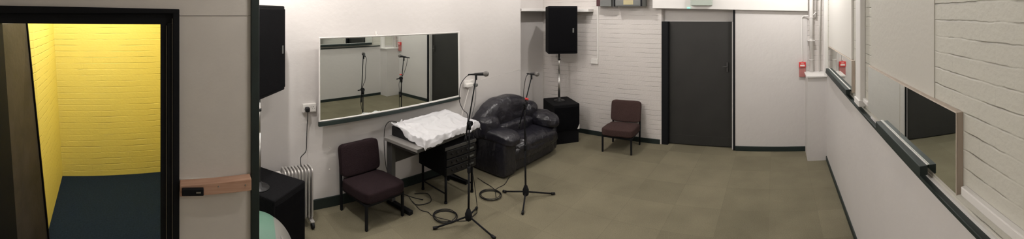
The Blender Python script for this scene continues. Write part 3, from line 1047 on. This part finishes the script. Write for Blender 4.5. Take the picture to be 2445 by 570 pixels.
# the cover: a thrown sheet over the console
cv = MB()
CW, CD = 0.430, 0.246
def hem_near(v):
    return 0.004 + 0.034 * max(0, math.sin(min(1.0, v / 0.9) * math.pi * 0.62)) ** 1.5 + 0.004 * math.sin(v * 17)
def cover(u, v):
    # u along the wall (near -> far), v from the wall to the room
    ln = hem_near(v)
    lr = 0.020 + 0.030 * v + 0.004 * math.sin(v * 11)
    lf = 0.036 + 0.004 * math.sin(u * 9 + 1) + 0.008 * math.exp(-((u - 0.2) / 0.12) ** 2)
    a = -ln + u * (CW + ln + lr)
    b = -0.010 + v * (CD + 0.010 + lf)
    ex = -min(0, a) + max(0, a - CW)
    ey = max(0, b - CD)
    eb = max(0, -b)
    e = math.sqrt(ex * ex + ey * ey + eb * eb)
    y = min(max(a, 0), CW) + (-1 if a < 0 else 1) * ex * 0.22
    x = min(max(b, 0), CD) + ey * 0.22 - eb * 0.5
    top = 0.4015 - max(0, min(b, CD) - 0.041) * 0.158
    r_ = 0.010
    drop = e * e / (2 * r_) if e < r_ else e - r_ / 2
    h = top + 0.006 - drop
    p = Vector((a, b, 0))
    q = p * 22 + Vector((3, 1, 2))
    ridge = 1 - abs(noise.noise(q)) * 2.2
    ridge2 = 1 - abs(noise.noise(p * 44 + Vector((1, 7, 2)))) * 2.2
    edge = min(1, max(0, (b - CD + 0.045) / 0.05))
    near = max(0, 1 - max(0, a) / 0.10)
    w = min(1, edge + 0.7 * near)
    h += 0.0022 * ridge + 0.005 * max(0, 1 - abs(noise.noise(p * 9 + Vector((5, 2, 8)))) * 5) + w * (0.0055 * max(0, ridge) + 0.0028 * max(0, ridge2))
    # hanging folds
    k = min(1, e / 0.02)
    fo = noise.noise(Vector((a * 24, b * 24, 4.0)))
    if ey > 0:
        x += k * 0.008 * (fo + 0.35)
    if a < 0:
        y -= k * 0.007 * (fo + 0.35)
    elif ex > 0:
        y += k * 0.007 * (fo + 0.35)
    # long lifted fold from the near end across the top
    d = (b - (0.125 - 0.22 * a)) / 0.012
    s_ = max(0, 1 - abs(a - 0.12) / 0.17)
    h += 0.011 * s_ * (math.exp(-d * d) if d > 0 else math.exp(-(d / 3.2) ** 2))
    # stiff pointed flap near the wall at the near end, a second one at the far end
    h += 0.036 * math.exp(-abs((a - 0.024) / 0.010) - abs((b - 0.055) / 0.018))
    h += 0.012 * math.exp(-((a - CW + 0.02) / 0.02) ** 2 - ((b - 0.02) / 0.015) ** 2)
    h = max(h, 0.3525) if x < CD + 0.002 else h
    if h < 0.3525 and y > 0 and ex == 0 and ey == 0:
        h = 0.3525
    return EV(-1.706 + x, 1.095 + y, h)
oc = EV(-1.60, 1.30, 0.36)
m = MB().grid(lambda u, v: cover(u, v) - oc, 130, 110)
cvo = m.build('dust_cover', 'cloth', loc=oc)
so_ = cvo.modifiers.new('thickness', 'SOLIDIFY')
so_.thickness = 0.002
so_.offset = 1
spin(cvo)
tag(cvo, 'crumpled white cloth cover thrown over the mixing console', 'cover')

# rack under the desk
rk = thing('rack_stand', 'black equipment rack on thin legs under the desk', 'rack', EV(-1.62, 1.37, 0))
o = rk.location
def rb(x0, x1, y0, y1, z0, z1, n, mt, bev=0.003, par=rk):
    m = ebox(x0, x1, y0, y1, z0, z1)
    for i, p in enumerate(m.v):
        m.v[i] = p - o
    return m.build(n, mt, par, bevel=bev)
rb(-1.735, -1.505, 1.255, 1.480, 0.150, 0.300, 'rack_case', 'cab', 0.006)
rb(-1.505, -1.500, 1.255, 1.480, 0.284, 0.300, 'top_lip', 'darksteel', 0.002)
for k, (z0, z1) in enumerate(((0.155, 0.195), (0.200, 0.235), (0.240, 0.280))):
    u = rb(-1.506, -1.496 - 0.001 * k, 1.262, 1.473, z0, z1, 'rack_unit', 'plastic', 0.003)
    for i in range(4):
        MB().lathe([(0.010, 0), (0.009, 0.015)], EV(-1.496, 1.30 + 0.035 * i, (z0 + z1) / 2) - o, axis=(1, 0, 0), n=10).build('control_knob', 'plastic', u)
    m = ebox(-1.4962, -1.4945, 1.425, 1.455, (z0 + z1) / 2 - 0.004, (z0 + z1) / 2 + 0.004)
    for i, p in enumerate(m.v):
        m.v[i] = p - o
    m.build('display', 'boxgrey', u)
for (x, y) in ((-1.520, 1.275), (-1.520, 1.465), (-1.722, 1.275), (-1.722, 1.465)):
    m = MB()
    m.tube([EV(x, y, 0.0) - o, EV(x, y, 0.152) - o], 0.014, 10)
    m.lathe([(0.018, 0), (0.018, 0.02)], EV(x, y, 0.0) - o, n=10)
    m.build('leg', 'black', rk)
m = MB()
for (a, b) in (((-1.520, 1.275), (-1.722, 1.275)), ((-1.722, 1.275), (-1.722, 1.465)), ((-1.520, 1.465), (-1.722, 1.465))):
    m.tube([EV(*a, 0.05) - o, EV(*b, 0.05) - o], 0.008, 8)
m.build('stretcher', 'black', rk)

# ================================================================== speakers
def make_speaker(cx, cy, z0, ux, label, pole_z, w=0.236, hgt=0.372, dep=0.19, taper=0.62):
    """ux: unit vector along the front from its left to its right end; pole through the middle down to pole_z"""
    ang = math.atan2(ux[1], ux[0])
    t = thing('loudspeaker', label, 'loudspeaker', EV(cx, cy, z0), ang, 'loudspeakers on poles')
    W, D, H = w * E / 2, dep * E, hgt * E
    f, bk = -D / 2, D / 2
    tb = W * taper
    m = MB()
    m.hexa([(-W, f, 0.0), (W, f, 0.0), (tb, bk, 0.0), (-tb, bk, 0.0)],
           [(-W, f, H), (W, f, H), (tb, bk, H * 0.985), (-tb, bk, H * 0.985)])
    m.build('cabinet', 'cab', t, bevel=0.012)
    g = MB().box(-W + 0.014, W - 0.014, f - 0.012, f + 0.004, 0.03, H - 0.03).build('grille', 'grille', t, bevel=0.006)
    m = MB()
    m.box(W - 0.085, W - 0.062, f - 0.016, f - 0.011, H * 0.44, H * 0.535)
    m.build('badge', 'boxgrey', t, bevel=0.002)
    MB().box(-0.06, 0.06, -0.06, 0.06, -0.012, 0.002).build('pole_socket', 'plastic', t, bevel=0.003)
    return t

def make_pole(cx, cy, z0, z1, label):
    t = thing('speaker_pole', label, 'speaker pole', EV(cx, cy, z0), 0, 'speaker poles')
    L = (z1 - z0) * E - 0.014
    MB().lathe([(0.095, 0), (0.090, 0.008), (0.030, 0.014), (0.024, 0.05), (0.020, 0.052)], n=28).build('base_plate', 'plastic', t)
    MB().lathe([(0.0185, 0.0), (0.0185, L * 0.62)], n=16).build('outer_tube', 'steel', t)
    MB().lathe([(0.0145, L * 0.5), (0.0145, L)], n=16).build('inner_tube', 'steel', t)
    MB().lathe([(0.023, L * 0.86), (0.023, L * 0.89)], n=16).build('collar', 'plastic', t)
    return t

def make_sub(near, u, v, w, dpt, hgt, label, plinth):
    """near corner, unit vectors along the two sides"""
    t = thing('subwoofer', label, 'subwoofer', EV(near[0] + (u[0] * w + v[0] * dpt) / 2, near[1] + (u[1] * w + v[1] * dpt) / 2, 0),
              math.atan2(u[1], u[0]), 'subwoofer cabinets')
    W, D, H = w * E / 2, dpt * E / 2, hgt * E
    zb = 0.095 * E if plinth else 0.02
    MB().box(-W, W, -D, D, zb, H).build('cabinet', 'cab', t, bevel=0.012)
    MB().box(-W + 0.012, W - 0.012, -D - 0.006, -D + 0.01, zb + 0.02, H - 0.04).build('front_grille', 'grille', t, bevel=0.003)
    if plinth:
        MB().box(-W + 0.01, W - 0.012, -D + 0.012, D - 0.01, 0, zb).build('plinth', 'cab', t, bevel=0.006)
        m = MB()
        m.add([(W - 0.045, -D - 0.0065, zb + 0.02), (W - 0.006, -D - 0.0065, zb + 0.02), (W - 0.006, -D - 0.0065, zb + 0.10),
               (W - 0.045, -D - 0.0085, zb + 0.02), (W - 0.006, -D - 0.0085, zb + 0.02), (W - 0.006, -D - 0.0085, zb + 0.10)],
              [(0, 1, 2), (5, 4, 3), (0, 3, 4, 1), (1, 4, 5, 2), (2, 5, 3, 0)])
        m.build('torn_sticker', 'white', t)
    else:
        for sx in (-1, 1):
            for sy in (-1, 1):
                MB().lathe([(0.025, 0), (0.025, 0.021)], (sx * (W - 0.06), sy * (D - 0.06), 0), n=12).build('foot', 'rubber', t)
    for s in (-1, 1):
        m = MB()
        m.box(s * W - 0.004, s * W + 0.004, -0.07, 0.07, H * 0.60, H * 0.74)
        m.build('side_handle', 'plastic', t, bevel=0.003)
    for s in (-1, 1):
        for q in (-1, 1):
            pass
    return t

# far corner
u2 = Vector((0.61, 0.79)).normalized(); v2 = Vector((-u2.y, u2.x))
make_sub((-1.580, 2.378), u2, v2, 0.213, 0.272, 0.300, 'black subwoofer cabinet between the sofa and the brick wall', True)
make_pole(-1.640, 2.546, 0.300, 0.684, 'chrome pole standing on the far subwoofer')
make_speaker(-1.622, 2.545, 0.685, Vector((0.74, 0.67)).normalized(), 'black loudspeaker on a pole in the far corner by the brick wall', 0.3, w=0.232, taper=0.97)
# near alcove
u1 = Vector((0.155, 0.190)).normalized()
A_ = Vector((-1.404, 0.3465)); B_ = Vector((-1.539, 0.5194))
u1 = (B_ - A_).normalized()          # towards the far corner
v1 = Vector((u1.y, -u1.x))            # towards the wall? checked below
if v1.x > 0:
    v1 = -v1
# in plan the front (camera side) runs from C to A
t = thing('subwoofer', 'black carpeted subwoofer cabinet behind the green ball', 'subwoofer', EV(*(A_ + u1 * 0.219 / 2 + v1 * 0.250 / 2), 0), math.atan2(u1.y, u1.x), 'subwoofer cabinets')
W, D, H = 0.219 * E / 2, 0.250 * E / 2, 0.280 * E
MB().box(-W, W, -D, D, 0.02, H).build('cabinet', 'cab', t, bevel=0.012)
MB().box(-W + 0.02, W - 0.02, -D - 0.004, -D + 0.01, 0.05, H - 0.05).build('front_grille', 'grille', t, bevel=0.003)
MB().box(-W + 0.02, W - 0.02, D - 0.01, D + 0.004, 0.05, H - 0.05).build('rear_panel', 'plastic', t, bevel=0.003)
for sx in (-1, 1):
    for sy in (-1, 1):
        MB().lathe([(0.025, 0), (0.025, 0.021)], (sx * (W - 0.06), sy * (D - 0.06), 0), n=12).build('foot', 'rubber', t)
pl1 = at_d(618, 433, 1.56) / E
make_pole(pl1.x, pl1.y, 0.280, 0.654, 'chrome pole standing on the near subwoofer behind the post')
ux = Vector((-0.76, 0.65)).normalized()
R_ = at_d(685, 100, 1.70) / E
# face runs from behind the post to the right edge R_; the body lies away from the camera
w1 = 0.262
fc = Vector((R_.x, R_.y)) - ux * w1 / 2
nrm = Vector((ux.y, -ux.x))
if nrm.x < 0:
    nrm = -nrm                         # faces the camera
bc = fc - nrm * 0.095
# the speaker's local +X must run along the face with the front looking along nrm: local -Y = nrm
ang_vec = Vector((-nrm.y, nrm.x))
make_speaker(bc.x, bc.y, 0.655, ang_vec, 'black loudspeaker on a pole beside the dark green post', 0.28, w=w1, hgt=0.378, dep=0.17)

# ball
bc_ = Vector((-1.31 * math.cos(0.184), 1.31 * math.sin(0.184), 0.152))
t = thing('exercise_ball', 'large green and grey exercise ball in front of the near subwoofer', 'ball', EV(bc_.x, bc_.y, 0))
m = MB()
r = 0.149 * E
n1, n2 = 64, 40
vs, fs, mi = [], [], []
yaw = Matrix.Rotation(math.radians(-100), 3, 'Z') @ Matrix.Rotation(math.radians(5), 3, 'Y')
for i in range(n2 + 1):
    th = math.pi * i / n2
    for j in range(n1):
        ph = 2 * math.pi * j / n1
        # the poles lie on the horizontal axis, so that the halves meet in an upright ring
        q = Vector((math.cos(th), math.sin(th) * math.cos(ph), math.sin(th) * math.sin(ph)))
        rr = r * (1 - 0.006 * math.exp(-((i - 28) / 0.8) ** 2))
        vs.append(yaw @ q * rr + Vector((0, 0, r)))
b0 = len(m.v)
m.v = vs
for i in range(n2):
    for j in range(n1):
        m.f.append([i * n1 + j, i * n1 + (j + 1) % n1, (i + 1) * n1 + (j + 1) % n1, (i + 1) * n1 + j])
        m.s.append(True)
        m.m.append(0 if i < 28 else 1)
m.build('ball_shell', ['ballgreen', 'ballgrey'], t)
vp = at_d(705, 548, 1.25) - t.location
dirv = (vp - Vector((0, 0, r))).normalized()
MB().lathe([(0.022, -0.004), (0.020, 0.004), (0.008, 0.006)], Vector((0, 0, r)) + dirv * r, axis=dirv, n=14).build('valve_plug', 'ballgrey', t)

# ================================================================== oil radiator
t = thing('oil_radiator', 'silver oil filled radiator on wheels between the subwoofer and the wall', 'radiator', EV(-1.700, 0.50, 0))
fw, z0, z1 = 0.036 * E, 0.040 * E, 0.270 * E
nf = 9
for i in range(nf):
    y = (0.466 + 0.0163 * i - 0.50) * E
    # a closed loop profile, rounded at the top corners; bulged ribs
    out = []
    rc = 0.035
    for (cx, cz, a0) in ((fw - rc, z1 - rc, 0), (-fw + rc, z1 - rc, 90), (-fw + rc, z0 + rc, 180), (fw - rc, z0 + rc, 270)):
        for k in range(7):
            a = math.radians(a0 + 15 * k)
            out.append(Vector((cx + rc * math.cos(a), y, cz + rc * math.sin(a))))
    m = MB()
    n = len(out)
    m.tube(out, 0.0095, 8, close=True)
    inn = [p for p in out]
    a = [p + Vector((0, 0.003, 0)) for p in inn]
    b = [p - Vector((0, 0.003, 0)) for p in inn]
    m.add(a + b, [tuple(range(n)), tuple(reversed(range(n, 2 * n)))])
    for sx in (-0.45, 0.0, 0.45):
        m.tube([(sx * fw, y, z0 + 0.02), (sx * fw, y, z1 - 0.02)], 0.008, 8)
    m.build('fin', 'silver', t)
for zz in (z0 + 0.05, z1 - 0.05):
    MB().tube([(0, (0.455 - 0.50) * E, zz), (0, (0.60 - 0.50) * E, zz)], 0.016, 12).build('oil_pipe', 'silver', t)
MB().box(-0.030 * E, 0.030 * E, (0.432 - 0.5) * E, (0.457 - 0.5) * E, 0.05 * E, 0.255 * E).build('control_box', 'white', t, bevel=0.012)
MB().lathe([(0.02, 0), (0.018, 0.015)], (0.0, (0.432 - 0.5) * E, 0.22 * E), axis=(0, -1, 0), n=16).build('thermostat_knob', 'plastic', t)
for y in (0.475, 0.592):
    yy = (y - 0.5) * E
    f = MB().box(-0.056 * E, 0.056 * E, yy - 0.02, yy + 0.02, 0.028 * E, 0.034 * E).build('wheel_bracket', 'silver', t, bevel=0.003)
    for s in (-1, 1):
        MB().lathe([(0.026, -0.014), (0.030, -0.008), (0.030, 0.008), (0.026, 0.014)], (s * 0.052 * E, yy, 0.030), axis=(0, 1, 0), n=18).build('caster_wheel', 'rubber', f)

# ================================================================== microphone stands
def make_stand(cx, cy, feet, clutch, boom_top, boom_low, label, ring):
    t = thing('microphone_stand', label, 'microphone stand', EV(cx, cy, 0), 0, 'microphone stands')
    o = t.location
    hub = Vector((0, 0, 0.115))
    for fx, fy in feet:
        f = Vector((fx * E - o.x, fy * E - o.y, 0.014))
        d = (f - Vector((0, 0, 0.014))).normalized()
        lg = MB().tube([hub + d * 0.02 - Vector((0, 0, 0.02)), f], 0.0085, 10).build('leg', 'black', t)
        MB().tube([f - d * 0.03 + Vector((0, 0, 0.006)), f + d * 0.012], 0.014, 10).build('rubber_foot', 'rubber', lg)
    MB().lathe([(0.014, 0.055), (0.030, 0.065), (0.034, 0.080), (0.034, 0.125), (0.026, 0.140), (0.018, 0.165), (0.012, 0.170)], n=16).build('tripod_hub', 'black', t)
    ct = EV(*clutch) - o
    MB().tube([(0, 0, 0.05), Vector((ct.x * 0.55, ct.y * 0.55, ct.z * 0.55))], 0.0105, 12).build('lower_tube', 'black', t)
    MB().tube([Vector((ct.x * 0.5, ct.y * 0.5, ct.z * 0.5)), ct], 0.0075, 12).build('upper_tube', 'black', t)
    MB().lathe([(0.0155, 0), (0.017, 0.01), (0.017, 0.05), (0.012, 0.06)], Vector((ct.x * 0.54, ct.y * 0.54, ct.z * 0.54 - 0.02)), n=14).build('height_clutch', 'black', t)
    m = MB()
    bt, bl = EV(*boom_top) - o, EV(*boom_low) - o
    off = Vector((0.018, -0.006, 0))
    m.tube([bl + off, bt + off * 0.3], 0.0065, 10)
    m.tube([bl + off, bl + off + (bt - bl).normalized() * 0.05], 0.011, 10)
    m.build('boom_arm', 'black', t)
    m = MB()
    m.lathe([(0.022, -0.022), (0.026, -0.018), (0.026, 0.018), (0.022, 0.022)], ct + Vector((0.009, 0, 0)), axis=(1, 0.2, 0), n=16)
    m.lathe([(0.018, -0.03), (0.018, 0.03)], ct + Vector((0, 0, -0.03)), n=12)
    m.tube([ct + Vector((0.02, -0.01, 0)), ct + Vector((0.05, -0.03, -0.012)), ct + Vector((0.055, -0.05, -0.014))], 0.007, 8)
    m.build('boom_clutch', 'black', t)
    if ring:
        dd = (bt - ct).normalized()
        MB().tube([ct + off + dd * 0.045, ct + off + dd * 0.065], 0.020, 12).build('red_band', 'red', t)
    # clip
    m = MB()
    m.tube([bt + Vector((0, 0, -0.035)), bt + Vector((0, 0, 0.012))], 0.011, 10)
    m.build('microphone_clip', 'black', t)
    return t

def make_mic(p, d, length, label):
    """p: cable end, d: unit direction to the head"""
    t = thing('microphone', label, 'microphone', p, 0, 'microphones')
    d = d.normalized()
    L = length
    MB().lathe([(0.009, 0), (0.010, 0.02), (0.012, 0.022), (0.017, L * 0.70), (0.0195, L * 0.72), (0.0195, L * 0.74)], axis=d, n=18).build('body', 'plastic', t)
    MB().lathe([(0.020, L * 0.72), (0.0255, L * 0.78), (0.0265, L * 0.82), (0.0265, L * 0.84), (0.025, L * 0.90), (0.019, L * 0.97), (0.010, L * 1.0)], axis=d, n=22).build('grille', 'mesh', t)
    MB().lathe([(0.006, -0.045), (0.008, -0.04), (0.009, 0.002)], axis=d, n=12).build('cable_connector', 'rubber', t)
    return t

# first stand (nearer)
c1 = (-1.286, 1.218)
bt1 = at_d(1136.5, 181.5, 1.768) / E
bl1 = at_d(1109, 335, 1.771) / E
cl1 = at_d(1120.5, 294, 1.771) / E
make_stand(c1[0], c1[1], [(-1.370, 1.079), (-1.131, 1.228), (-1.368, 1.352)], tuple(cl1), tuple(bt1), tuple(bl1),
           'black microphone stand in front of the desk', False)
m1a, m1b = at_d(1128, 177.5, 1.78), at_d(1165, 176, 1.755)
make_mic(m1a, m1b - m1a, 0.165, 'black vocal microphone on the stand in front of the desk')
# second stand
c2 = (-1.236, 1.590)
bt2 = at_d(1269, 181.5, 2.035) / E
bl2 = at_d(1236, 306, 2.015) / E
cl2 = at_d(1252.5, 247, 2.015) / E
make_stand(c2[0], c2[1], [(-1.385, 1.583), (-1.150, 1.731), (-1.163, 1.471)], tuple(cl2), tuple(bt2), tuple(bl2),
           'black microphone stand with a red band in front of the sofa', True)
m2a, m2b = at_d(1264, 176, 2.06), at_d(1288, 177, 1.99)
make_mic(m2a, m2b - m2a, 0.165, 'black vocal microphone on the stand in front of the sofa')

def coil(c, r, turns, seed, z=0.006):
    rnd = random.Random(seed)
    pts = []
    n = 28
    for i in range(int(turns * n)):
        a = 2 * math.pi * i / n
        k = i // n
        rr = r * (1 + 0.05 * math.sin(a * 2 + k) + 0.02 * rnd.random()) + 0.006 * (k % 3 - 1)
        pts.append(Vector((c.x + rr * math.cos(a), c.y + rr * math.sin(a), z + 0.0055 * k + 0.001 * rnd.random())))
    return pts

def fl(x, y, z=0.006):
    """floor point seen at a pixel"""
    d = F * (1 - z / E) / (y - HY)
    a = (x - XB) / F
    return Vector((d * math.sin(a) * E, d * math.cos(a) * E, z))

# cable of the first microphone: loop at the head, down the stand, to the coil, away under the desk
k1 = fl(1063, 517)
cp = [m1a + Vector((-0.01, -0.01, 0.0)), at_d(1112, 184, 1.80), at_d(1099, 205, 1.80), at_d(1097, 240, 1.80), at_d(1106, 262, 1.79),
      at_d(1117, 276, 1.775), at_d(1113, 320, 1.76), at_d(1117, 350, 1.76), at_d(1126, 400, 1.78), at_d(1133, 440, 1.80), at_d(1139, 490, 1.84), fl(1139, 507)]
lead = smooth_path(cp, 6)
m = MB()
m.tube(lead, 0.0035, 8)
cc = coil(k1, 0.118, 4.0, 3)
tail = smooth_path([fl(1139, 507), fl(1118, 524, .008), fl(1100, 527), fl(1075, 527), fl(1063, 529, .01)], 8)
m.tube(tail, 0.0035, 8)
m.tube(cc, 0.0036, 8)
m.tube(smooth_path([cc[-1], fl(1034, 515), fl(1022, 506), fl(1003, 500), fl(985, 480)], 8), 0.0035, 8)
tag(m.build('microphone_cable', 'rubber'), 'black cable coiled on the carpet by the nearer stand', 'cable', 'microphone cables')
# second
k2 = fl(1171, 466)
m = MB()
m.tube(smooth_path([m2a + Vector((-0.01, 0, 0)), at_d(1256, 184, 2.06), at_d(1252, 205, 2.05), at_d(1250, 232, 2.03), at_d(1256, 262, 2.0), at_d(1251, 290, 2.0), at_d(1258, 340, 2.0), at_d(1256, 380, 2.0), at_d(1253, 420, 2.0), at_d(1257, 450, 2.0)], 6), 0.0035, 8)
cc = coil(k2, 0.118, 4.0, 8)
m.tube(cc, 0.0036, 8)
m.tube(smooth_path([cc[-1], fl(1184, 452), fl(1204, 440), fl(1213, 427), fl(1217, 421)], 8), 0.0035, 8)
m.tube(smooth_path([fl(1184, 454), fl(1170, 443), fl(1155, 434), fl(1140, 424)], 8), 0.0035, 8)
tag(m.build('microphone_cable', 'rubber'), 'black cable coiled on the carpet between the stands and sofa', 'cable', 'microphone cables')
# loose cables under the desk and along the wall
m = MB()
m.tube(smooth_path([EV(-1.757, 1.14, 0.39), EV(-1.785, 1.09, 0.40), EV(-1.79, 1.06, 0.34), EV(-1.785, 1.07, 0.15), EV(-1.77, 1.12, 0.03), EV(-1.70, 1.16, 0.004), EV(-1.62, 1.20, 0.004)]), 0.004, 8)
m.tube(smooth_path([EV(-1.70, 1.16, 0.004), EV(-1.60, 1.14, 0.004), EV(-1.58, 1.22, 0.004), EV(-1.66, 1.26, 0.004), EV(-1.70, 1.20, 0.005)]), 0.004, 8)
tag(m.build('console_cable', 'rubber'), 'thin black cable looping from the console to the floor', 'cable')

# lamps that light the room (above the picture)
for i, (lat, fwd, h, pw, c, r) in enumerate(LAMPS + [(-1.75, -0.35, 1.40, 60, WARM, 0.08)]):
    t = thing('ceiling_lamp', 'round white ceiling lamp', 'ceiling lamp', EV(lat, fwd, TOP), 0, 'round ceiling lamps')
    MB().lathe([(0.09, -0.03), (0.10, -0.012), (0.10, 0.0)], n=24).build('lamp_base', 'white', t)
